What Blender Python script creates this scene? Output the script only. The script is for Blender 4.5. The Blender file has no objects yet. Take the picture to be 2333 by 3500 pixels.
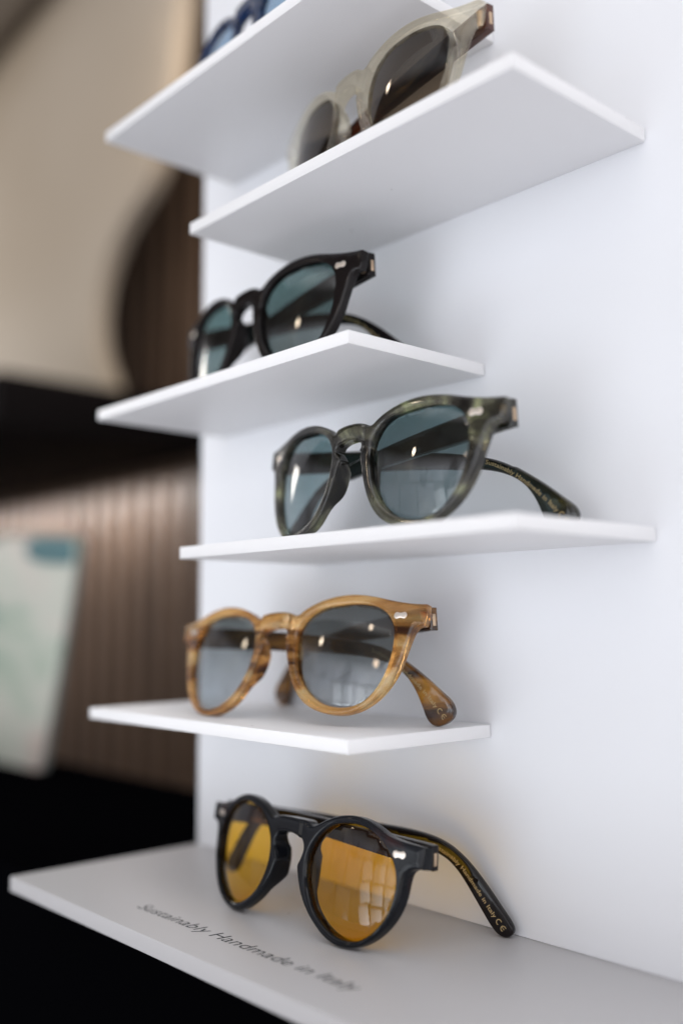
import bpy, bmesh, math, random
from mathutils import Vector, Matrix
from mathutils.geometry import delaunay_2d_cdt
random.seed(7)
sc = bpy.context.scene
COL = sc.collection
R = math.radians
MM = 0.001

# ------------------------------------------------------------------ camera
cam_d = bpy.data.cameras.new('camera')
cam = bpy.data.objects.new('camera', cam_d); COL.objects.link(cam)
sc.camera = cam
yaw, pitch, roll = R(48.2698), R(6.1805), R(-0.2547)
fw = Vector((-math.sin(yaw)*math.cos(pitch), math.cos(yaw)*math.cos(pitch), math.sin(pitch)))
rt = Vector((math.cos(yaw), math.sin(yaw), 0)); up = rt.cross(fw)
rt2 = rt*math.cos(roll) + up*math.sin(roll); up2 = -rt*math.sin(roll) + up*math.cos(roll)
m = Matrix.Identity(4)
for i in range(3):
    m[i][0] = rt2[i]; m[i][1] = up2[i]; m[i][2] = -fw[i]
m.translation = Vector((465.24, -325.25, 42.27))*MM
cam.matrix_world = m
cam_d.sensor_fit = 'VERTICAL'; cam_d.sensor_height = 36.0; cam_d.sensor_width = 24.0
cam_d.lens = 3446.56/3500*36
cam_d.clip_start = 0.01; cam_d.clip_end = 50
cam_d.dof.use_dof = True; cam_d.dof.focus_distance = 0.398; cam_d.dof.aperture_fstop = 2.3

# ------------------------------------------------------------------ world
def N(nt, typ, **kw):
    n = nt.nodes.new(typ)
    for k, v in kw.items(): setattr(n, k, v)
    return n
world = bpy.data.worlds.new('World'); sc.world = world; world.use_nodes = True
nt = world.node_tree; nt.nodes.clear()
out = N(nt, 'ShaderNodeOutputWorld'); bg = N(nt, 'ShaderNodeBackground')
tc = N(nt, 'ShaderNodeTexCoord'); sep = N(nt, 'ShaderNodeSeparateXYZ')
nt.links.new(tc.outputs['Generated'], sep.inputs[0])
ramp = N(nt, 'ShaderNodeValToRGB'); mr = N(nt, 'ShaderNodeMapRange')
mr.inputs[1].default_value = -1; mr.inputs[2].default_value = 1
nt.links.new(sep.outputs['Z'], mr.inputs[0]); nt.links.new(mr.outputs[0], ramp.inputs[0])
def ramp_set(r, stops):
    e = r.color_ramp.elements
    while len(e) > 1: e.remove(e[0])
    e[0].position = stops[0][0]; e[0].color = (*stops[0][1], 1)
    for p, c in stops[1:]:
        q = e.new(p); q.color = (*c, 1)
# dim shop interior: floor, warm walls, paler upper wall, dark timber ceiling
ramp_set(ramp, [(0.0, (.33, .33, .36)), (.40, (.28, .275, .285)), (.47, (.52, .50, .49)), (.60, (.68, .69, .73)), (.645, (.60, .61, .65)),
                (.68, (.11, .10, .09)), (.77, (.09, .085, .08)), (.80, (.55, .55, .56)), (1.0, (.72, .71, .72))])
bg.inputs[1].default_value = 1.42
mx_ = N(nt, 'ShaderNodeMapRange')       # the warm shop interior lies to the right, a dim corner to the left
mx_.inputs[1].default_value = -1; mx_.inputs[2].default_value = 1; mx_.inputs[3].default_value = .30; mx_.inputs[4].default_value = 2.3
nt.links.new(sep.outputs['X'], mx_.inputs[0])
wm = N(nt, 'ShaderNodeMix', data_type='RGBA', blend_type='MULTIPLY'); wm.inputs[0].default_value = 1
cmb = N(nt, 'ShaderNodeCombineXYZ'); pw = N(nt, 'ShaderNodeMath', operation='POWER'); pw.inputs[1].default_value = 1.02
nt.links.new(mx_.outputs[0], pw.inputs[0])
nt.links.new(mx_.outputs[0], cmb.inputs[0]); nt.links.new(pw.outputs[0], cmb.inputs[1]); nt.links.new(pw.outputs[0], cmb.inputs[2])
nt.links.new(ramp.outputs[0], wm.inputs[6]); nt.links.new(cmb.outputs[0], wm.inputs[7])
wn = N(nt, 'ShaderNodeTexNoise'); wn.inputs['Scale'].default_value = 2.6; wn.inputs['Detail'].default_value = 3; wn.inputs['Distortion'].default_value = .7
wr_ = N(nt, 'ShaderNodeValToRGB'); ramp_set(wr_, [(.34, (.35, .33, .32)), (.46, (.95, .95, .97)), (.6, (1.05, 1.05, 1.05)), (.7, (1.35, 1.3, 1.22))])
nt.links.new(tc.outputs['Generated'], wn.inputs['Vector']); nt.links.new(wn.outputs[0], wr_.inputs[0])
wq = N(nt, 'ShaderNodeMix', data_type='RGBA', blend_type='MULTIPLY'); wq.inputs[0].default_value = 1
nt.links.new(wm.outputs[2], wq.inputs[6]); nt.links.new(wr_.outputs[0], wq.inputs[7])
# frames, cabinets and door leaves on the far side of the room: blocks between eye level and head height
bm_ = N(nt, 'ShaderNodeMapping'); bm_.inputs['Scale'].default_value = (1, 1, 1); bm_.inputs['Rotation'].default_value = (R(90), 0, 0)
br = N(nt, 'ShaderNodeTexBrick'); br.inputs['Scale'].default_value = 3.1; br.inputs['Mortar Size'].default_value = .022; br.inputs['Brick Width'].default_value = .55; br.inputs['Row Height'].default_value = .62
br.inputs['Color1'].default_value = (.80, .78, .75, 1); br.inputs['Color2'].default_value = (1.15, 1.16, 1.20, 1); br.inputs['Mortar'].default_value = (.62, .60, .58, 1)
nt.links.new(tc.outputs['Generated'], bm_.inputs['Vector']); nt.links.new(bm_.outputs[0], br.inputs['Vector'])
bz = N(nt, 'ShaderNodeMapRange'); bz.inputs[1].default_value = .30; bz.inputs[2].default_value = .24
nt.links.new(sep.outputs['Z'], bz.inputs[0])
bx = N(nt, 'ShaderNodeMix', data_type='RGBA', blend_type='MULTIPLY')
nt.links.new(bz.outputs[0], bx.inputs[0]); nt.links.new(wq.outputs[2], bx.inputs[6]); nt.links.new(br.outputs['Color'], bx.inputs[7])
nt.links.new(bx.outputs[2], bg.inputs[0]); nt.links.new(bg.outputs[0], out.inputs[0])

# ------------------------------------------------------------------ lamps
def area(name, loc, target, sx, sy, power, col):
    d = bpy.data.lights.new(name, 'AREA'); d.shape = 'RECTANGLE'; d.size = sx; d.size_y = sy
    d.energy = power; d.color = col
    o = bpy.data.objects.new(name, d); COL.objects.link(o); o.location = loc
    v = Vector(target) - Vector(loc)
    o.rotation_euler = v.to_track_quat('-Z', 'Z').to_euler() if abs(v.normalized().z) < .99 else (0, 0, 0)
    return o
# glazed shop door and window in front of the display, daylight through its panes
TG = Vector((.12, 0, .05))
def pane(u, z, w, h, p, az=5.0, dist=3.0, col=(.86, .93, 1.0)):
    a = R(az); c = Vector((.12 - math.sin(a)*dist, -math.cos(a)*dist, 0))
    side = Vector((-math.cos(a), math.sin(a), 0))
    loc = c + side*u + Vector((0, 0, z))
    o = area('window_pane', loc, TG, w, h, p*KEY, col); o.data.spread = R(24)
KEY = .0235
TG = Vector((-.08, 0, .07))
for iz in range(6):
    for ix in range(4):
        pane(-.62 + ix*.40, -1.72 + iz*.42, .345, .37, (1.1, 1.35, 1.5, 1.5, 1.1, .55)[iz])
pane(1.22, -.9, .22, 1.3, 1.9)
def lamp(az, el, dist, rad, power, col, name='ceiling_spot'):
    a, e = R(az), R(el)
    d = bpy.data.lights.new(name, 'POINT'); d.shadow_soft_size = rad; d.energy = power; d.color = col
    o = bpy.data.objects.new(name, d); COL.objects.link(o)
    o.location = Vector((.16, -.05, .08)) + Vector((-math.sin(a)*math.cos(e), -math.cos(a)*math.cos(e), math.sin(e)))*dist
lamp(38, 22.5, 3.2, .07, 3.4, (1, .82, .62))
lamp(2, 35, 3.0, .045, 1.6, (1, .80, .60))
lamp(-7, 20, 2.6, .07, 1.6, (1, .74, .52))
lamp(62, 38, 2.2, .05, 2.0, (1, .80, .60))

# added fills without fixtures, brightening the slats under the board and the curtain
o = area('under_board_fill', (-1.25, .43, .255), (-1.25, .50, -.1), .9, .03, 2.5, (1, .97, .96))  # added glow on the slat tops, stands in for reflected daylight
o = area('curtain_fill', (-1.75, -.15, .60), (-1.35, .36, .50), .3, .3, 1.7, (1, .95, .88))  # added fill that lifts the left side of the curtain
area('slat_fill', (-.42, .30, .80), (-.78, .50, .45), .2, .2, .75, (1, .84, .68))  # added fill hidden behind the panel, brightens the slats above the board
sc.view_settings.view_transform = 'Standard'; sc.view_settings.look = 'None'
sc.view_settings.gamma = 1; sc.view_settings.exposure = .38
sc.view_settings.use_curve_mapping = False
sc.render.engine = 'CYCLES'
cy = sc.cycles
cy.max_bounces = 14; cy.transmission_bounces = 12; cy.transparent_max_bounces = 16; cy.glossy_bounces = 6; cy.diffuse_bounces = 5
cy.use_denoising = True; cy.sample_clamp_indirect = 6; cy.caustics_reflective = False; cy.caustics_refractive = False
cy.blur_glossy = .3

# ------------------------------------------------------------------ materials
def mat(name):
    mt = bpy.data.materials.new(name); mt.use_nodes = True
    nt = mt.node_tree; nt.nodes.clear()
    o = N(nt, 'ShaderNodeOutputMaterial')
    return mt, nt, o
def bumped(nt, bsdf, scale, strength, coord='Object', dist=.0004):
    t = N(nt, 'ShaderNodeTexCoord'); n = N(nt, 'ShaderNodeTexNoise'); n.inputs['Scale'].default_value = scale
    n.inputs['Detail'].default_value = 4
    b = N(nt, 'ShaderNodeBump'); b.inputs['Strength'].default_value = strength; b.inputs['Distance'].default_value = dist
    nt.links.new(t.outputs[coord], n.inputs['Vector']); nt.links.new(n.outputs[0], b.inputs['Height'])
    nt.links.new(b.outputs[0], bsdf.inputs['Normal'])
def simple(name, col, rough=.5, metal=0, bump=None, coat=0, spec=.5, var=0, vscale=30):
    mt, nt, o = mat(name)
    p = N(nt, 'ShaderNodeBsdfPrincipled')
    p.inputs['Base Color'].default_value = (*col, 1); p.inputs['Roughness'].default_value = rough
    p.inputs['Metallic'].default_value = metal; p.inputs['Coat Weight'].default_value = coat
    p.inputs['Specular IOR Level'].default_value = spec
    if var:
        t = N(nt, 'ShaderNodeTexCoord'); n = N(nt, 'ShaderNodeTexNoise'); n.inputs['Scale'].default_value = vscale
        n.inputs['Detail'].default_value = 6
        r = N(nt, 'ShaderNodeValToRGB')
        ramp_set(r, [(.3, tuple(c*(1-var) for c in col)), (.7, tuple(min(1, c*(1+var)) for c in col))])
        nt.links.new(t.outputs['Object'], n.inputs['Vector']); nt.links.new(n.outputs[0], r.inputs[0]); nt.links.new(r.outputs[0], p.inputs['Base Color'])
    if bump: bumped(nt, p, *bump)
    nt.links.new(p.outputs[0], o.inputs[0]); return mt
def white_board(name, col, rough):
    # satin white laminate with a few tiny dust specks
    mt, nt, o = mat(name); p = N(nt, 'ShaderNodeBsdfPrincipled'); p.inputs['Roughness'].default_value = rough
    p.inputs['Specular IOR Level'].default_value = .35
    t = N(nt, 'ShaderNodeTexCoord'); v = N(nt, 'ShaderNodeTexVoronoi'); v.inputs['Scale'].default_value = 26
    c = N(nt, 'ShaderNodeMath', operation='LESS_THAN'); c.inputs[1].default_value = .016
    mx = N(nt, 'ShaderNodeMix', data_type='RGBA')
    mx.inputs[6].default_value = (*col, 1); mx.inputs[7].default_value = (col[0]*.55, col[1]*.52, col[2]*.5, 1)
    n = N(nt, 'ShaderNodeTexNoise'); n.inputs['Scale'].default_value = 700
    b = N(nt, 'ShaderNodeBump'); b.inputs['Strength'].default_value = .06; b.inputs['Distance'].default_value = .0002
    L = nt.links.new
    L(t.outputs['Object'], v.inputs['Vector']); L(v.outputs['Distance'], c.inputs[0]); L(c.outputs[0], mx.inputs[0]); L(mx.outputs[2], p.inputs['Base Color'])
    L(t.outputs['Object'], n.inputs['Vector']); L(n.outputs[0], b.inputs['Height']); L(b.outputs[0], p.inputs['Normal'])
    L(p.outputs[0], o.inputs[0]); return mt
M_WALL = white_board('white_panel', (.80, .81, .84), .45)
M_SHELF = white_board('white_shelf', (.80, .795, .80), .42)
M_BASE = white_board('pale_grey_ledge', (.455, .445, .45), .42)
M_METAL = simple('rivet_metal', (.78, .70, .62), .28, .85)
M_BRASS = simple('hinge_metal', (.60, .44, .30), .3, .8)
M_GOLD = simple('gold_print', (.34, .25, .12), .5, .2)
M_INK = simple('grey_ink', (.035, .04, .045), .6)
M_BLACKWOOD = simple('black_lacquer', (.0012, .0012, .0016), .6, bump=(60, .1), spec=0)

def acetate(name, stops, transmission=.7, rough=.07, scale=(10, 60, 55), detail=3, distort=1.2, seed=0.0, ior=1.47, clear=.0, coat=.35, spec=.5):
    """polished cellulose acetate with streaks running along the sheet"""
    mt, nt, o = mat(name); L = nt.links.new
    p = N(nt, 'ShaderNodeBsdfPrincipled')
    t = N(nt, 'ShaderNodeTexCoord'); mp = N(nt, 'ShaderNodeMapping'); mp.inputs['Scale'].default_value = scale
    mp.inputs['Location'].default_value = (seed, seed*1.7, seed*.3); mp.inputs['Rotation'].default_value = (0, R(14), 0)
    n = N(nt, 'ShaderNodeTexNoise'); n.inputs['Scale'].default_value = 1.0; n.inputs['Detail'].default_value = detail
    n.inputs['Distortion'].default_value = distort; n.inputs['Roughness'].default_value = .55
    r = N(nt, 'ShaderNodeValToRGB'); ramp_set(r, stops)
    L(t.outputs['Object'], mp.inputs['Vector']); L(mp.outputs[0], n.inputs['Vector']); L(n.outputs[0], r.inputs[0]); L(r.outputs[0], p.inputs['Base Color'])
    p.inputs['Roughness'].default_value = rough; p.inputs['Transmission Weight'].default_value = transmission; p.inputs['IOR'].default_value = ior
    p.inputs['Specular IOR Level'].default_value = spec; p.inputs['Coat Weight'].default_value = coat; p.inputs['Coat Roughness'].default_value = .02
    if clear:      # thin see-through share of the sheet, keeps the light that passes coloured by it
        tr = N(nt, 'ShaderNodeBsdfTransparent'); mx = N(nt, 'ShaderNodeMixShader'); mx.inputs[0].default_value = clear
        L(r.outputs[0], tr.inputs[0]); L(p.outputs[0], mx.inputs[1]); L(tr.outputs[0], mx.inputs[2]); L(mx.outputs[0], o.inputs[0])
    else: L(p.outputs[0], o.inputs[0])
    return mt
AC_AMBER = acetate('amber_acetate', [(.38, (.10, .032, .008)), (.46, (.60, .28, .07)), (.56, (.92, .55, .19)), (.67, (.99, .76, .40))], .76, .03, (9, 60, 85), 3.5, 1.6, 2.0, clear=.18)
AC_AMBER2 = acetate('dark_amber_acetate', [(.38, (.03, .009, .003)), (.54, (.20, .08, .010)), (.70, (.42, .19, .022))], .35, .1, (16, 50, 90), 3, 1.2, 5.0)
AC_OLIVE = acetate('olive_acetate', [(.42, (.02, .018, .015)), (.50, (.11, .10, .08)), (.59, (.26, .25, .17)), (.68, (.74, .78, .42))], .86, .03, (26, 60, 40), 2.5, 1.8, 3.1, clear=.12)
AC_OLIVE2 = acetate('dark_olive_acetate', [(.40, (.004, .004, .002)), (.6, (.018, .016, .006)), (.72, (.07, .06, .02))], .15, .1, (16, 50, 90), 3, 1.2, 5.0)
AC_CLEAR = acetate('champagne_acetate', [(.35, (.99, .95, .84)), (.65, (1, .995, .96))], .95, .02, (8, 30, 30), 1, .5, 1.0, clear=.72, coat=.6)
AC_BLUE = acetate('navy_acetate', [(.35, (.01, .035, .12)), (.65, (.03, .09, .26))], .7, .05, (8, 30, 30), 1, .5, 1.0)
AC_HAVANA = acetate('dark_red_brown_acetate', [(.35, (.02, .004, .002)), (.55, (.07, .015, .006)), (.7, (.16, .04, .012))], .15, .08, (14, 40, 70), 3, 1.2, 5.0)
def black_acetate(name, col, rough):
    return simple(name, col, rough, 0, coat=0, spec=.24)
AC_BLACK = black_acetate('black_acetate', (.008, .006, .006), .08)
AC_BLACKB = acetate('black_crystal_acetate', [(.30, (.003, .0035, .005)), (.62, (.008, .009, .012)), (.75, (.035, .014, .014))], .0, .07, (20, 50, 40), 2, 1, 9.0, coat=0, spec=.24)

def lens_mat(name, top, bottom, hmin, hmax, fres=.0, spec=1.0):
    """tinted lens: coloured transparency plus a mirror-like surface reflection; tint may be graded top to bottom (real gradient lens)"""
    mt, nt, o = mat(name); L = nt.links.new
    t = N(nt, 'ShaderNodeTexCoord'); s = N(nt, 'ShaderNodeSeparateXYZ'); mrn = N(nt, 'ShaderNodeMapRange')
    mrn.inputs[1].default_value = hmin*MM; mrn.inputs[2].default_value = hmax*MM
    r = N(nt, 'ShaderNodeValToRGB'); ramp_set(r, [(0, bottom), (1, top)])
    L(t.outputs['Object'], s.inputs[0]); L(s.outputs['Z'], mrn.inputs[0]); L(mrn.outputs[0], r.inputs[0])
    tr = N(nt, 'ShaderNodeBsdfTransparent'); gl = N(nt, 'ShaderNodeBsdfGlossy'); gl.inputs['Roughness'].default_value = .0
    gl.inputs['Color'].default_value = (spec, spec, spec, 1)
    fr = N(nt, 'ShaderNodeFresnel'); fr.inputs['IOR'].default_value = 1.56
    ad = N(nt, 'ShaderNodeMath', operation='ADD'); ad.inputs[1].default_value = fres; ad.use_clamp = True
    mx = N(nt, 'ShaderNodeMixShader')
    geo = N(nt, 'ShaderNodeNewGeometry'); ff = N(nt, 'ShaderNodeMath', operation='SUBTRACT'); ff.inputs[0].default_value = 1
    mu = N(nt, 'ShaderNodeMath', operation='MULTIPLY')     # only the outer skin of each surface mirrors; the inner skin just lets light out
    L(geo.outputs['Backfacing'], ff.inputs[1]); L(ad.outputs[0], mu.inputs[0]); L(ff.outputs[0], mu.inputs[1])
    tm = N(nt, 'ShaderNodeMix', data_type='RGBA'); tm.inputs[7].default_value = (1, 1, 1, 1)     # the dye is counted once per lens
    L(geo.outputs['Backfacing'], tm.inputs[0]); L(r.outputs[0], tm.inputs[6]); L(tm.outputs[2], tr.inputs[0])
    L(fr.outputs[0], ad.inputs[0]); L(mu.outputs[0], mx.inputs[0])
    L(tr.outputs[0], mx.inputs[1]); L(gl.outputs[0], mx.inputs[2]); L(mx.outputs[0], o.inputs[0])
    return mt
L_GREY = lens_mat('grey_gradient_lens', (.11, .125, .122), (.42, .47, .50), 4, 44, .035)
L_GREEN = lens_mat('green_gradient_lens', (.12, .20, .21), (.27, .36, .38), 4, 44, .03)
L_GREEN2 = lens_mat('green_lens', (.11, .20, .20), (.15, .215, .215), 4, 44, .03)
L_BROWN = lens_mat('brown_lens', (.052, .037, .023), (.25, .185, .125), 4, 44, -.015)
L_SKY = lens_mat('pale_blue_lens', (.20, .34, .52), (.30, .48, .62), 4, 44, .03)
L_YELLOW = lens_mat('yellow_lens', (1, .57, .03), (1, .53, .008), 4, 44, -.012)

# ------------------------------------------------------------------ mesh helpers
def link(name, me, mt=None, parent=None, loc=None):
    o = bpy.data.objects.new(name, me); COL.objects.link(o)
    if mt is not None: me.materials.append(mt)
    if parent is not None: o.parent = parent
    if loc is not None: o.location = loc
    return o
def from_bm(name, bm, mt, parent=None, smooth=35):
    me = bpy.data.meshes.new(name); bmesh.ops.recalc_face_normals(bm, faces=bm.faces); bm.to_mesh(me); bm.free()
    if smooth:
        for p in me.polygons: p.use_smooth = True
        me.set_sharp_from_angle(angle=R(smooth))
    return link(name, me, mt, parent)
def box_bm(bm, x0, x1, y0, y1, z0, z1, bev=0.0):
    r = bmesh.ops.create_cube(bm, size=1)
    for v in r['verts']:
        v.co = Vector(((x0+x1)/2 + v.co.x*(x1-x0), (y0+y1)/2 + v.co.y*(y1-y0), (z0+z1)/2 + v.co.z*(z1-z0)))
    if bev:
        es = list({e for v in r['verts'] for e in v.link_edges})
        bmesh.ops.bevel(bm, geom=es, offset=bev, segments=2, affect='EDGES', profile=.5)
def tag(o, label=None, cat=None, group=None, kind=None):
    if label: o['label'] = label
    if cat: o['category'] = cat
    if group: o['group'] = group
    if kind: o['kind'] = kind
    return o
def resample(P, step, closed=True):
    n = len(P); out = []
    for i in range(n if closed else n-1):
        a = Vector(P[i]); b = Vector(P[(i+1) % n]); L = (b-a).length; k = max(1, int(round(L/step)))
        for j in range(k): out.append(a + (b-a)*j/k)
    if not closed: out.append(Vector(P[-1]))
    return out
def chaikin(P, it=2, closed=True, keep=()):
    """corner-cutting smooth; points whose index is in keep stay as hard corners"""
    P = [(Vector(p), (i in keep)) for i, p in enumerate(P)]
    for _ in range(it):
        Q = []; n = len(P)
        for i in range(n):
            a, ka = P[i]; b, kb = P[(i+1) % n]
            if not closed and i == n-1: Q.append((a, ka)); break
            if ka or (not closed and i == 0): Q.append((a, ka))
            else: Q.append((a*.75 + b*.25, False))
            if not kb: Q.append((a*.25 + b*.75, False))
        P = Q
    return [p for p, _ in P]
def area2(P): return sum(P[i].x*P[(i+1) % len(P)].y - P[(i+1) % len(P)].x*P[i].y for i in range(len(P)))
def inset(P, d):
    """move a CCW loop towards its inside by d (negative: outwards)"""
    n = len(P); Q = []
    for i in range(n):
        a, b, c = P[i-1], P[i], P[(i+1) % n]
        e1 = (b-a); e2 = (c-b)
        if e1.length < 1e-6 or e2.length < 1e-6: Q.append(b.copy()); continue
        e1.normalize(); e2.normalize()
        n1 = Vector((-e1.y, e1.x)); n2 = Vector((-e2.y, e2.x)); k = (n1+n2)
        if k.length < 1e-4: Q.append(b + n1*d); continue
        k.normalize(); s = d/max(.5, k.dot(n1)); Q.append(b + k*s)
    return Q
def inside(p, P):
    c = False; n = len(P); j = n-1
    for i in range(n):
        a, b = P[i], P[j]
        if (a.y > p.y) != (b.y > p.y) and p.x < (b.x-a.x)*(p.y-a.y)/(b.y-a.y) + a.x: c = not c
        j = i
    return c
def slab(name, outer, holes, fw_, bw_, rad, mt, parent, grid=1.6, segs=3, smooth=32, rad_back=None, creases=()):
    """extruded 2D plate (mm) with rounded edges. fw_(u,v)/bw_(u,v) give the depth of the front/back surface. u -> x, depth -> y, v -> z"""
    rb = rad if rad_back is None else rad_back
    outer = list(outer); holes = [list(h) for h in holes]
    if area2(outer) < 0: outer.reverse()
    for h in holes:
        if area2(h) > 0: h.reverse()          # holes clockwise: inset() then moves into the material
    loops = [outer] + holes
    bm = bmesh.new()
    def face_sheet(d, fn):
        ins = [inset(l, d) for l in loops]
        pts = []; edges = []; idx = []
        for l in ins:
            b = len(pts); pts += l; idx.append(list(range(b, b+len(l))))
            edges += [(b+i, b+(i+1) % len(l)) for i in range(len(l))]
        for cr in creases:
            b = len(pts); q = resample(cr, .9, False); pts += q; edges += [(b+i, b+i+1) for i in range(len(q)-1)]
        xs = [p.x for p in outer]; ys = [p.y for p in outer]
        y = min(ys); row = 0
        chk = [inset(l, d+grid*.45) for l in loops]
        while y < max(ys):
            x = min(xs) + (grid*.5 if row % 2 else 0)
            while x < max(xs):
                p = Vector((x, y))
                if inside(p, chk[0]) and not any(inside(p, h) for h in chk[1:]): pts.append(p)
                x += grid
            y += grid*.866; row += 1
        vo, eo, fo, ov, oe, of = delaunay_2d_cdt(pts, edges, [], 0, 1e-5)
        vs = [bm.verts.new((p.x*MM, fn(p.x, p.y)*MM, p.y*MM)) for p in vo]
        for f in fo:
            c = (vo[f[0]] + vo[f[1]] + vo[f[2]])/3
            if inside(c, ins[0]) and not any(inside(c, h) for h in ins[1:]):
                try: bm.faces.new([vs[i] for i in f])
                except ValueError: pass
        back = {}
        for i, src in enumerate(ov):
            for s_ in src: back[s_] = i
        return [[vs[back[i]] for i in l] for l in idx]
    fl = face_sheet(rad, fw_); bl = face_sheet(rb, bw_)
    for li, l in enumerate(loops):
        n = len(l); rings = [fl[li]]
        for k in range(1, segs+1):
            a = math.pi/2*k/segs; q = inset(l, rad*(1-math.sin(a)))
            rings.append([bm.verts.new((p.x*MM, (fw_(o.x, o.y) + rad*(1-math.cos(a)))*MM, p.y*MM)) for p, o in zip(q, l)])
        mids = 2
        for k in range(1, mids+1):
            f_ = k/(mids+1)
            rings.append([bm.verts.new((p.x*MM, ((fw_(p.x, p.y)+rad)*(1-f_) + (bw_(p.x, p.y)-rb)*f_)*MM, p.y*MM)) for p in l])
        for k in range(segs, 0, -1):
            a = math.pi/2*k/segs; q = inset(l, rb*(1-math.sin(a)))
            rings.append([bm.verts.new((p.x*MM, (bw_(o.x, o.y) - rb*(1-math.cos(a)))*MM, p.y*MM)) for p, o in zip(q, l)])
        rings.append(bl[li])
        for a, b in zip(rings[:-1], rings[1:]):
            for i in range(n):
                j = (i+1) % n
                if len({a[i], a[j], b[j], b[i]}) == 4:
                    try: bm.faces.new((a[i], a[j], b[j], b[i]))
                    except ValueError: pass
    bmesh.ops.delete(bm, geom=[v for v in bm.verts if not v.link_faces], context='VERTS')
    return from_bm(name, bm, mt, parent, smooth)

# ------------------------------------------------------------------ glasses
LENS_A = [(34,45.6),(42,45.8),(48.6,45.0),(53.1,43.3),(57,40.2),(59.2,35.8),(59.8,29.9),(59.2,23.8),(57.9,18.4),(56.0,13.5),(53.2,9),(49.8,5.5),(45.2,3.3),(39.6,2.5),(34.3,3),(29.4,4.3),(24.5,6.7),(20.1,10.1),(16.5,14.8),(13.9,20.3),(12.4,26.1),(12.1,30.6),(12.5,34.5),(14.4,38.4),(18,42.1),(24.5,44.7)]
HALF_A = [(0,43.8),(4,43.7),(8,43.0),(10.6,41.9),(12.6,42.1),(15.4,44.2),(21,46.8),(28.3,48.9),(36,49.8),(43,49.6),(50,48.5),(56,47),(63,45.7),(68,45.2),
          (72,45.1),(72.3,40),(71.6,36.4),
          (69.4,36.4),(67.5,34.8),(66.3,32),(65.3,28.5),(64.3,25),(63.3,21),(61.8,17),(59.5,12.5),(56.5,8.3),(52.5,4.6),(47.5,1.6),(42,-.1),(36,-.5),(30,.3),(24,2.4),(19,5.5),(14.8,10.2),(11.5,16),(9.2,21.8),(7.6,27),(6.5,30.4),(7.4,32),(8.3,33.3),(7.9,34.9),(6,36.3),(3,37.0),(0,37.2)]
KEEP_A = (14, 16)
LENS_F = [(30.5,42.2),(35.4,42.7),(40.2,42.1),(45.2,40.1),(49.6,37.1),(52.9,33.7),(55.2,30),(56.4,25.7),(56.4,21),(55.3,15.9),(53.3,11.3),(50.2,7.0),(46.3,3.4),(41.9,1.0),(37,.2),(32,.6),(27.1,2.2),(22.2,5.0),(18.0,8.8),(14.9,13.4),(13.0,17.8),(12.2,21.9),(12.1,26.3),(13.4,31),(16.3,35.2),(20.4,38.8),(25.2,41.2)]
HALF_F = [(0,40.4),(5,40.3),(9,40.1),(11.0,38.9),(13.2,38.7),(16,40.0),(20,42.1),(25,44.2),(31,45.5),(36,45.6),(40.5,44.8),(45,43.1),(49,41.2),(53,40.1),(58,39.5),(63,39.2),
          (66.8,39.0),(67,35),(66.8,31.0),
          (64.3,30.9),(62,30.3),(60.3,28.5),(59.7,25),(59.3,20.5),(58,15.5),(55.8,10.9),(52.6,6.6),(48.7,2.8),(44.2,-.2),(39.8,-1.9),(35,-2.6),(30,-2.0),(25.4,-.3),(20.8,2.5),(15.9,6.3),(11.6,11),(8.7,16.2),(7.0,20.8),(6.6,22.6),(8.0,25.0),(9.2,28.2),(9.0,30.8),(7.0,33.2),(3.5,34.2),(0,34.3)]
KEEP_F = (16, 18)
TEMPLE_A = [(0,5.2),(6,5.2),(30,4.6),(57,3.6),(90,1.2),(108,-1.2),(117,-3.8),(124,-7.6),(133,-13.2),(141,-19.2),(145.6,-22.4),(147.6,-26),(147.0,-29),(144.6,-31.3),(141.6,-32.6),(138.9,-33),(136.2,-31.8),(134.4,-29.4),(133.1,-26.2),(131,-21.6),(128.6,-17.6),(125.4,-13.8),(121,-10.6),(113,-7.6),(100,-6.0),(80,-5.2),(57,-5.0),(30,-4.9),(6,-4.8),(0,-4.8)]
MID_A = [(107.5,-3.3),(112,-4.5),(118,-7.2),(124,-11.0),(130,-15.6),(136,-21.2),(141,-26.5),(144.5,-30.5)]
TEMPLE_F = [(0,5),(6,5),(26,4.2),(51,3.4),(89,1.2),(98,.4),(107,-1.2),(114,-3.8),(119.4,-7.4),(124.5,-12),(130.5,-19),(136,-26.2),(139.8,-31),(141,-33.6),(140,-35.8),(137.6,-36.8),(134.6,-36.2),(131.8,-33.6),(127.4,-27),(123.2,-20.6),(119,-14.6),(115,-10.6),(111,-8.2),(106,-6.8),(98,-5.8),(80,-5),(50,-4.6),(20,-4.4),(6,-4.3),(0,-4.3)]
MID_F = [(106.5,-4.2),(110,-5.3),(116,-8.4),(121,-12.8),(126,-19),(131,-25.8),(135,-31),(138,-35)]
BRAND_TEXT = 'Sustainably Handmade in Italy'

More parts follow.
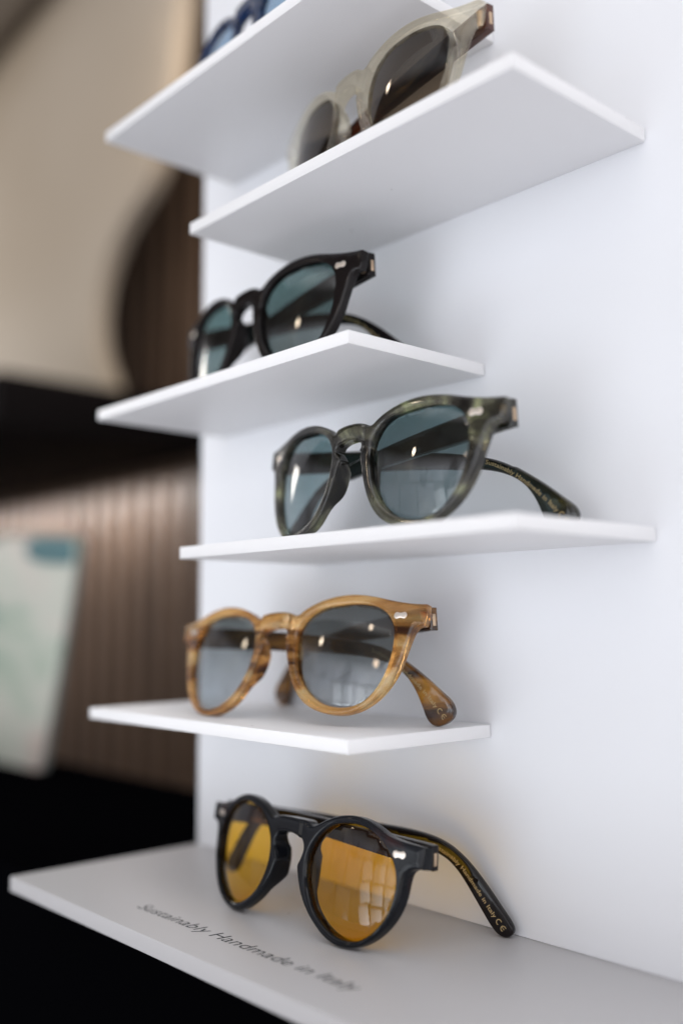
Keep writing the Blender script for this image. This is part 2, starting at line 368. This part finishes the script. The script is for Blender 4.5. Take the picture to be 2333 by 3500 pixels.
def polyat(P, s):
    d = 0
    for a, b in zip(P[:-1], P[1:]):
        L = (b-a).length
        if d + L >= s or b is P[-1]:
            t = (b-a)/L; return a + t*(s-d), t
        d += L
def text_mesh(body, size, offset=0.0, shear=0.0, spacing=1.0):
    cu = bpy.data.curves.new('lettering', 'FONT'); cu.body = body; cu.size = size; cu.offset = offset; cu.shear = shear; cu.space_character = spacing
    cu.resolution_u = 3; cu.fill_mode = 'BOTH' if hasattr(cu, 'fill_mode') else cu.fill_mode
    o = bpy.data.objects.new('tmp_text', cu); COL.objects.link(o)
    dg = bpy.context.evaluated_depsgraph_get(); me = bpy.data.meshes.new_from_object(o.evaluated_get(dg))
    bpy.data.objects.remove(o); bpy.data.curves.remove(cu)
    return me
def arc_strip(bm, cx, cy, r, w, a0, a1, n=14):
    vs = []
    for i in range(n+1):
        a = R(a0 + (a1-a0)*i/n)
        vs.append((bm.verts.new((cx+(r-w)*math.cos(a), cy+(r-w)*math.sin(a), 0)), bm.verts.new((cx+r*math.cos(a), cy+r*math.sin(a), 0))))
    for p, q in zip(vs[:-1], vs[1:]): bm.faces.new((p[0], p[1], q[1], q[0]))

def make_glasses(spec):
    F_ = spec['shape'] == 'round'
    half, keep, lens, tprof, mid = (HALF_F, KEEP_F, LENS_F, TEMPLE_F, MID_F) if F_ else (HALF_A, KEEP_A, LENS_A, TEMPLE_A, MID_A)
    T = 5.6 if F_ else 4.4
    x, y, psi, th, k, rl, dz = spec['pose']; z0 = spec['z']
    ps, t_, r_ = R(psi), R(th), R(rl)
    U0 = Vector((math.cos(ps), math.sin(ps), 0)); B = Vector((-math.sin(ps), math.cos(ps), 0)); Z = Vector((0, 0, 1))
    V0 = Z*math.cos(t_) + B*math.sin(t_); Nn = B*math.cos(t_) - Z*math.sin(t_)
    U = U0*math.cos(r_) + V0*math.sin(r_); V = V0*math.cos(r_) - U0*math.sin(r_)
    root = bpy.data.objects.new(spec.get('name', 'sunglasses'), None); COL.objects.link(root); root.empty_display_size = .02
    mw = Matrix.Identity(4)
    for i in range(3): mw[i][0], mw[i][1], mw[i][2] = U[i], Nn[i], V[i]
    mw.translation = Vector((x, y, z0+dz))*MM
    root.matrix_world = mw
    tag(root, spec['label'], 'sunglasses', 'sunglasses displayed on white shelves')
    # --- front
    n = len(half)
    full = [Vector(p) for p in half] + [Vector((-p[0], p[1])) for p in half[-2:0:-1]]
    kk = set(keep) | {len(full)-i for i in keep}
    outer = resample(chaikin(full, 2, True, kk), 1.1)
    lr = resample(chaikin([Vector(p) for p in lens], 2), 1.1)
    ll = [Vector((-p.x, p.y)) for p in lr]
    cx = sum(p.x for p in lr)/len(lr); cyv = sum(p.y for p in lr)/len(lr)
    def sag(u): return k*u*u
    yn0, yn1 = (8, 33) if F_ else (8, 33)
    bw_, bst, blo = (6.9, .8, 33) if F_ else (8.2, .8, 32)
    def front(u, v):
        w = sag(u); a = abs(u)
        if v > blo and a < bw_+bst: w -= 1.15*min(1, (bw_+bst-a)/bst)      # raised bridge block
        return w
    vb0, vb1 = (35.5, 38.8) if F_ else (37.0, 41.6)
    cre = []
    for sg in (1, -1):
        for uu in (bw_, bw_+bst):
            lo_v = (34.9 if F_ else 36.2) if uu == bw_ else (33.2 if F_ else 35.8)
            cre.append([Vector((sg*uu, lo_v)), Vector((sg*uu, vb1))])
    def backf(u, v):
        a = abs(u); w = sag(u) + T
        # nose pads grow out of the back of the rims beside the bridge
        e = math.exp(-((a-(9.5))/4.2)**2) * max(0, min(1, (v-9)/7)) * max(0, min(1, (33-v)/6))
        w += (4.6 if F_ else 4.2)*e
        if F_: w += 3.4*math.exp(-(a/8.5)**4)*max(0, min(1, (v-34)/2.5))
        return w
    fo = slab('front_frame', outer, [lr, ll], front, backf, 1.35 if F_ else .95, spec['frame'], root, 1.5, 4, 32, .8, cre)
    # --- lenses
    RL = 115.0
    for side, nm in ((1, 'lens'), (-1, 'lens')):
        lo = inset([Vector((p.x*side, p.y)) for p in (lr if side == 1 else lr[::-1])], .02)
        if area2(lo) < 0: lo = inset(list(reversed([Vector((p.x*side, p.y)) for p in lr])), .02)
        rim = ((lo[0].x-cx*side)**2 + (lo[0].y-cyv)**2)/(2*RL)
        f = lambda u, v, s_=side: sag(u) + 2.0 + ((u-cx*s_)**2 + (v-cyv)**2)/(2*RL) - 2.0
        g = lambda u, v, s_=side: sag(u) + 2.0 + ((u-cx*s_)**2 + (v-cyv)**2)/(2*RL) - 0.6
        lo_ = slab(nm, lo, [], f, g, .1, spec['lens'], root, 2.2, 1, 60)
        lo_.visible_shadow = True
    # --- rivets (small metal dumbbells on the end pieces)
    ru, rv = (57.0, 34.9) if F_ else (61.9, 40.3)
    if spec.get('rivets', True):
        for side in (1, -1):
            P = []
            for i in range(28):
                a = 2*math.pi*i/28; c, s = math.cos(a), math.sin(a)
                px = 2.75*c; py = 1.75*s*(1 - .42*math.exp(-(px/1.1)**2))*(1 if abs(c) < .93 else 1)
                px = 2.75*(abs(c)**.8)*(1 if c > 0 else -1)
                P.append(Vector((ru*side + px*.98, rv + py + px*side*.03)))
            slab('rivet', P, [], lambda u, v: sag(u)-.22, lambda u, v: sag(u)+.3, .14, M_METAL, root, .9, 2)
    # --- temples, folded behind the front
    hw, hv = (65.8, 35.0) if F_ else (71.6, 40.5)
    inv = mw.inverted()
    for side in (-1, 1):
        tspec = spec['tips'][0 if side < 0 else 1]
        H = mw @ Vector((side*hw*MM, (sag(hw)+T+ (2.6 if side < 0 else 2.6))*MM, hv*MM))
        Tp = Vector(tspec)*MM
        hd = Tp - H; drop = hd.z; hd.z = 0; D = hd.length; hd.normalize()
        bnd = spec.get('bend', 1.0)
        cp = Vector((139.0, -33.0*bnd)) if not F_ else Vector((137.4, -36.8))
        L2 = math.hypot(D, drop); scl = L2/(cp.length*MM)
        ang = math.atan2(drop, D) - math.atan2(cp.y, cp.x)
        ca, sa = math.cos(ang), math.sin(ang)
        X = hd*ca + Z*sa; Zt = -hd*sa + Z*ca
        Y = Zt.cross(X)             # thickness direction
        # keep +Y of the temple mesh pointing to the wall (+y) for both sides
        if Y.y < 0: Yd = -Y; flip = True
        else: Yd = Y; flip = False
        tw = Matrix.Identity(4)
        for i in range(3): tw[i][0], tw[i][1], tw[i][2] = X[i], Yd[i], Zt[i]
        tw.translation = H
        prof = resample(chaikin([Vector(p)*1.0 for p in tprof], 2, True, (0, len(tprof)-1)), 1.4)
        prof = [Vector((p.x*scl, p.y*scl*(bnd if p.y < -6 else 1))) for p in prof]
        prof = [Vector((p.x, min(p.y, p.y))) for p in prof]
        thick = lambda u, v: 2.0 - .35*min(1, max(0, u/130))
        bow = lambda u: 1.2*math.sin(min(1, max(0, u/140))*math.pi)*(-1)
        # mirror matrices would flip the mesh: tw is left-handed when flip, which bakes fine into the mesh below
        nm = 'temple'
        to = slab(nm, prof, [], lambda u, v: -thick(u, v)+bow(u), lambda u, v: thick(u, v)+bow(u), .8, spec['temple'], None, 2.2, 3)
        loc = inv @ tw
        to.data.transform(loc)
        if loc.determinant() < 0: to.data.flip_normals()
        to.parent = root
        # metal hinge plate set in the temple's end face, and the barrel joining it to the front
        bm = bmesh.new(); box_bm(bm, -.12*MM, .5*MM, -.75*MM, .75*MM, -2.6*MM, 2.2*MM, .1*MM)
        bm.transform(loc); hp = from_bm('hinge_plate', bm, M_BRASS, to, 30)
        bm = bmesh.new(); bmesh.ops.create_cone(bm, cap_ends=True, segments=16, radius1=1.1*MM, radius2=1.1*MM, depth=6*MM)
        bm.transform(loc @ Matrix.Translation((3.0*MM, -2.6*MM, 0)))
        from_bm('hinge_barrel', bm, M_BRASS, root, 30)
        if side < 0 and spec.get('print', True):
            # inside print, following the bend of the temple
            Pm = [Vector((p[0]*scl, p[1]*scl*bnd)) for p in mid]
            me = text_mesh(BRAND_TEXT, 2.5, .03, 0, 1.03)
            w = max(v.co.x for v in me.vertices)
            tot = sum((b-a).length for a, b in zip(Pm[:-1], Pm[1:])) - 5.6
            s0 = 1.0; sx = (tot-s0-1.5)/w
            bm = bmesh.new(); bm.from_mesh(me); bpy.data.meshes.remove(me)
            for v in bm.verts: v.co.x = s0 + v.co.x*sx
            bm2 = bmesh.new(); c0 = s0 + w*sx + 1.6
            arc_strip(bm2, c0+.6, .9, 1.25, .36, 60, 300); arc_strip(bm2, c0+3.5, .9, 1.25, .36, 60, 300)
            q = [bm2.verts.new(p) for p in ((c0+2.4, .73, 0), (c0+4.0, .73, 0), (c0+4.0, 1.07, 0), (c0+2.4, 1.07, 0))]; bm2.faces.new(q)
            tmp = bpy.data.meshes.new('t'); bm2.to_mesh(tmp); bm2.free(); bm.from_mesh(tmp); bpy.data.meshes.remove(tmp)
            for v in bm.verts:
                s, h = v.co.x, v.co.y - .85
                p, t = polyat(Pm, s); nrm = Vector((-t.y, t.x)); q = p + nrm*h
                v.co = Vector((q.x*MM, (-thick(q.x, 0)+bow(q.x)-.03)*MM, q.y*MM))
            bm.transform(loc)
            from_bm('lettering', bm, M_GOLD, to, None)
    return root

# ------------------------------------------------------------------ display unit
S = 80.0
zA, zB, zC, zD, zE, zF = 3.70826*S, 2.81558*S, 1.88548*S, .94258*S, 0.0, -1.01204*S
TH = 5.262
unit = bpy.data.objects.new('display_unit', None); COL.objects.link(unit); unit.location = (.2, 0, (zF-7)*MM)
tag(unit, 'white wall display of staggered shelves and a deeper lettered base ledge on a black counter', 'display stand')
inv_u = Matrix.Translation(unit.location).inverted()
def upart(name, x0, x1, y0, y1, z0, z1, mt, bev=.25):
    bm = bmesh.new(); box_bm(bm, x0*MM, x1*MM, y0*MM, y1*MM, z0*MM, z1*MM, bev*MM); bm.transform(inv_u)
    return from_bm(name, bm, mt, unit, 30)
upart('back_panel', -21.6, 620, 0, 9, zF+.05, 620, M_WALL, .4)
for z, xl, xr, d in ((zA, 9.3, 201.5, 82.0), (zB, 84.3, 272.5, 78.4), (zC, .6, 192.8, 78.5), (zD, 82.5, 270.8, 80.5), (zE, 0, 192.2, 79.1)):
    bm = bmesh.new(); box_bm(bm, xl*MM, xr*MM, -d*MM, -.75*MM, (z-TH)*MM, z*MM, .3*MM)
    box_bm(bm, (xl+.7)*MM, (xr-.7)*MM, -.9*MM, -.05*MM, (z-TH+.25)*MM, (z-.25)*MM)      # tongue let into the panel: leaves a fine shadow gap
    bm.transform(inv_u); from_bm('shelf', bm, M_SHELF, unit, 30)
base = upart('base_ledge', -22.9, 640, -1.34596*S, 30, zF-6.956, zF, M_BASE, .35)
me = text_mesh(BRAND_TEXT, 9.8, .0, .14, 1.02)
w = max(v.co.x for v in me.vertices); sx = 138.0/w
for v in me.vertices:
    v.co = Vector(((66 + v.co.x*sx)*MM, (-90.0 + v.co.y*.92 + v.co.x*sx*.012)*MM, (zF+.04)*MM))
me.transform(inv_u)
link('lettering', me, M_INK, base)

# ------------------------------------------------------------------ black counter below
bm = bmesh.new(); box_bm(bm, -1.6, .95, -.085, .125, -1.0, (zF-7.1)*MM, .001)
tag(from_bm('counter', bm, M_BLACKWOOD), 'black counter carrying the white display unit and the leaning print', 'counter')

# ------------------------------------------------------------------ sunglasses
def tip(x, y, z): return (x, y, z)
P_E = (119.954, -62.109, 7.221, 14.937, .002, 3.545, 3.95)
P_D = (171.832, -63.846, -4.196, 7.6, .002, .259, 1.41)
P_C = (94.702, -58.593, -3.768, 6.882, .002, .841, 1.6)
P_B = (165.022, -57.061, -9.639, 4.291, .002, -1.7, 2.1)
P_F = (133.02, -64.632, -.02, 10.705, .002, -.036, 3.62)
P_A = (92.5, -58.5, -5.0, 7.0, .002, .5, 1.4)
make_glasses(dict(shape='round', pose=P_F, z=zF, frame=AC_BLACKB, lens=L_YELLOW, temple=AC_BLACK,
    label='round black sunglasses with yellow lenses standing on the lettered base ledge', tips=((201.6, -4.6, zF), (60.2, -34.5, zF+5))))
make_glasses(dict(shape='panto', pose=P_E, z=zE, frame=AC_AMBER, lens=L_GREY, temple=AC_AMBER2,
    label='streaky amber brown sunglasses with grey gradient lenses on the lowest small shelf', tips=((183, -22.5, zE), (60.7, -3.2, zE))))
make_glasses(dict(shape='panto', pose=P_D, z=zD, frame=AC_OLIVE, lens=L_GREEN, temple=AC_OLIVE2,
    label='marbled olive grey sunglasses with blue-green lenses above the amber pair', bend=.9, tips=((239.5, -16, zD), (106.5, -31, zD))))
make_glasses(dict(shape='panto', pose=P_C, z=zC, frame=AC_BLACK, lens=L_GREEN2, temple=AC_BLACK,
    label='solid black square-cornered sunglasses with dark green lenses on the middle shelf', bend=.95, tips=((160, -23, zC), (28.8, -26, zC))))
make_glasses(dict(shape='panto', pose=P_B, z=zB, frame=AC_CLEAR, lens=L_BROWN, temple=AC_HAVANA, rivets=False, print=False,
    label='transparent champagne sunglasses with dark brown lenses and dark temples near the top', tips=((236, -8, zB), (100, -26, zB))))
make_glasses(dict(shape='panto', pose=P_A, z=zA, frame=AC_BLUE, lens=L_SKY, temple=AC_BLUE, print=False,
    label='navy blue sunglasses with pale blue lenses cut off by the top of the picture', tips=((162, -9, zA), (27, -26, zA))))

# ------------------------------------------------------------------ background room
def wood(name, c0, c1, scale):
    mt, nt, o = mat(name); L = nt.links.new; p = N(nt, 'ShaderNodeBsdfPrincipled'); p.inputs['Roughness'].default_value = .5
    t = N(nt, 'ShaderNodeTexCoord'); mp = N(nt, 'ShaderNodeMapping'); mp.inputs['Scale'].default_value = scale
    n = N(nt, 'ShaderNodeTexNoise'); n.inputs['Scale'].default_value = 1; n.inputs['Detail'].default_value = 5; n.inputs['Distortion'].default_value = .6
    r = N(nt, 'ShaderNodeValToRGB'); ramp_set(r, [(.3, c0), (.7, c1)])
    L(t.outputs['Object'], mp.inputs[0]); L(mp.outputs[0], n.inputs['Vector']); L(n.outputs[0], r.inputs[0]); L(r.outputs[0], p.inputs['Base Color']); L(p.outputs[0], o.inputs[0])
    return mt
M_SLAT = wood('walnut_slat', (.055, .032, .019), (.125, .076, .047), (60, 60, 4))
M_FELT = simple('black_felt', (.012, .009, .007), .9)
bm = bmesh.new(); box_bm(bm, -2.6, .3, .515, .54, -1.0, 1.7); wl = from_bm('slatted_wall', bm, M_FELT, None, None)
tag(wl, 'wall of vertical walnut slats far behind the display, out of focus', 'wall')
wr = wl
bm = bmesh.new(); x = -2.6; i = 0
while x < .3:
    box_bm(bm, x, x+.034, .495, .5148, -1.0, 1.7, .001); x += .056
sl = from_bm('slats', bm, M_SLAT, wl, 30)
# black wall board
bm = bmesh.new(); box_bm(bm, -2.4, -.72, .17, .494, .284, .352, .002)
tag(from_bm('wall_board', bm, simple('dark_board', (.004, .003, .003), .7, spec=.05)), 'thick black board fixed to the slatted wall under the beige panel', 'shelf')
# beige panel with a curved right edge standing on the board
def poly_plate(name, pts, y0, y1, mt, rad=2, parent=None):
    P = resample(chaikin([Vector(p) for p in pts], 2), 25)
    return slab(name, P, [], lambda u, v: y0, lambda u, v: y1, rad, mt, parent, 60, 2)
def blotch(name, stops, scale, dis=1.0, loc=(0, 0, 0), rough=.6):
    mt, nt, o = mat(name); L = nt.links.new; p = N(nt, 'ShaderNodeBsdfPrincipled'); p.inputs['Roughness'].default_value = rough
    t = N(nt, 'ShaderNodeTexCoord'); mp = N(nt, 'ShaderNodeMapping'); mp.inputs['Scale'].default_value = scale; mp.inputs['Location'].default_value = loc
    n = N(nt, 'ShaderNodeTexNoise'); n.inputs['Scale'].default_value = 1; n.inputs['Detail'].default_value = 2; n.inputs['Distortion'].default_value = dis
    r = N(nt, 'ShaderNodeValToRGB'); ramp_set(r, stops)
    L(t.outputs['Object'], mp.inputs[0]); L(mp.outputs[0], n.inputs['Vector']); L(n.outputs[0], r.inputs[0]); L(r.outputs[0], p.inputs['Base Color']); L(p.outputs[0], o.inputs[0])
    return mt
M_BEIGE = blotch('beige_cloth', [(.3, (.29, .235, .17)), (.6, (.38, .325, .26)), (.75, (.44, .41, .37))], (1.2, 2, 2.2), .4)
bp = poly_plate('curtain', [(-600, 1600), (-615, 1000), (-632, 883), (-650, 766), (-686, 654), (-778, 608), (-824, 569), (-853, 510), (-850, 444), (-817, 392), (-785, 338), (-1000, 337), (-1500, 337), (-1500, 1600)], 365, 392, M_BEIGE)
tag(bp, 'large plain beige hanging with a curved right edge above the black board', 'curtain')
M_OLIVE = simple('olive_brown', (.075, .055, .035), .7)
bb = poly_plate('ceiling_valance', [(-1500, 960), (-1267, 1074-25), (-1003, 1019+45), (-816, 990+80), (-700, 1160), (-700, 1500), (-1500, 1500)], 330, 352, M_OLIVE)
tag(bb, 'dark olive brown sloping valance at the top left corner', 'valance')
# leaning print on the counter
M_PAPER = blotch('print_paper', [(.26, (.05, .16, .18)), (.36, (.34, .40, .33)), (.46, (.46, .48, .42)), (.60, (.50, .48, .43)), (.72, (.47, .37, .33))], (7, 7, 9), 1.3, (3.1, 0, 1.2))
pr = bpy.data.objects.new('leaning_print', None); COL.objects.link(pr); pr.location = (-.45, .07, (zF-7)*MM)
tag(pr, 'blurred abstract print in pale green and teal leaning at the far left on the counter', 'print')
def child_plate(name, pts, y0, y1, mt):
    o = poly_plate(name, pts, y0, y1, mt, .6, None)
    o.data.transform(Matrix.Translation(pr.location).inverted()); o.parent = pr; return o
zb = zF-6.5
child_plate('print_sheet', [(-560, 130), (-329, 113), (-324, 110), (-327, 90), (-361, -22), (-385, zb), (-389, zb), (-560, zb)], 76, 79.5, M_PAPER)
child_plate('header_strip', [(-420, 121), (-330, 114), (-325, 111), (-327, 93), (-331, 91), (-420, 98)], 74.5, 75.9, simple('teal_ink', (.07, .15, .165), .6))
child_plate('backing_board', [(-600, 136), (-600, zb), (-384, zb), (-380, zb+2), (-320, 108), (-326, 117)], 80, 84, simple('grey_card', (.16, .17, .16), .8))
# slim wooden post beside the print
bm = bmesh.new(); box_bm(bm, -.60, -.575, .40, .425, -.5, .18, .002)
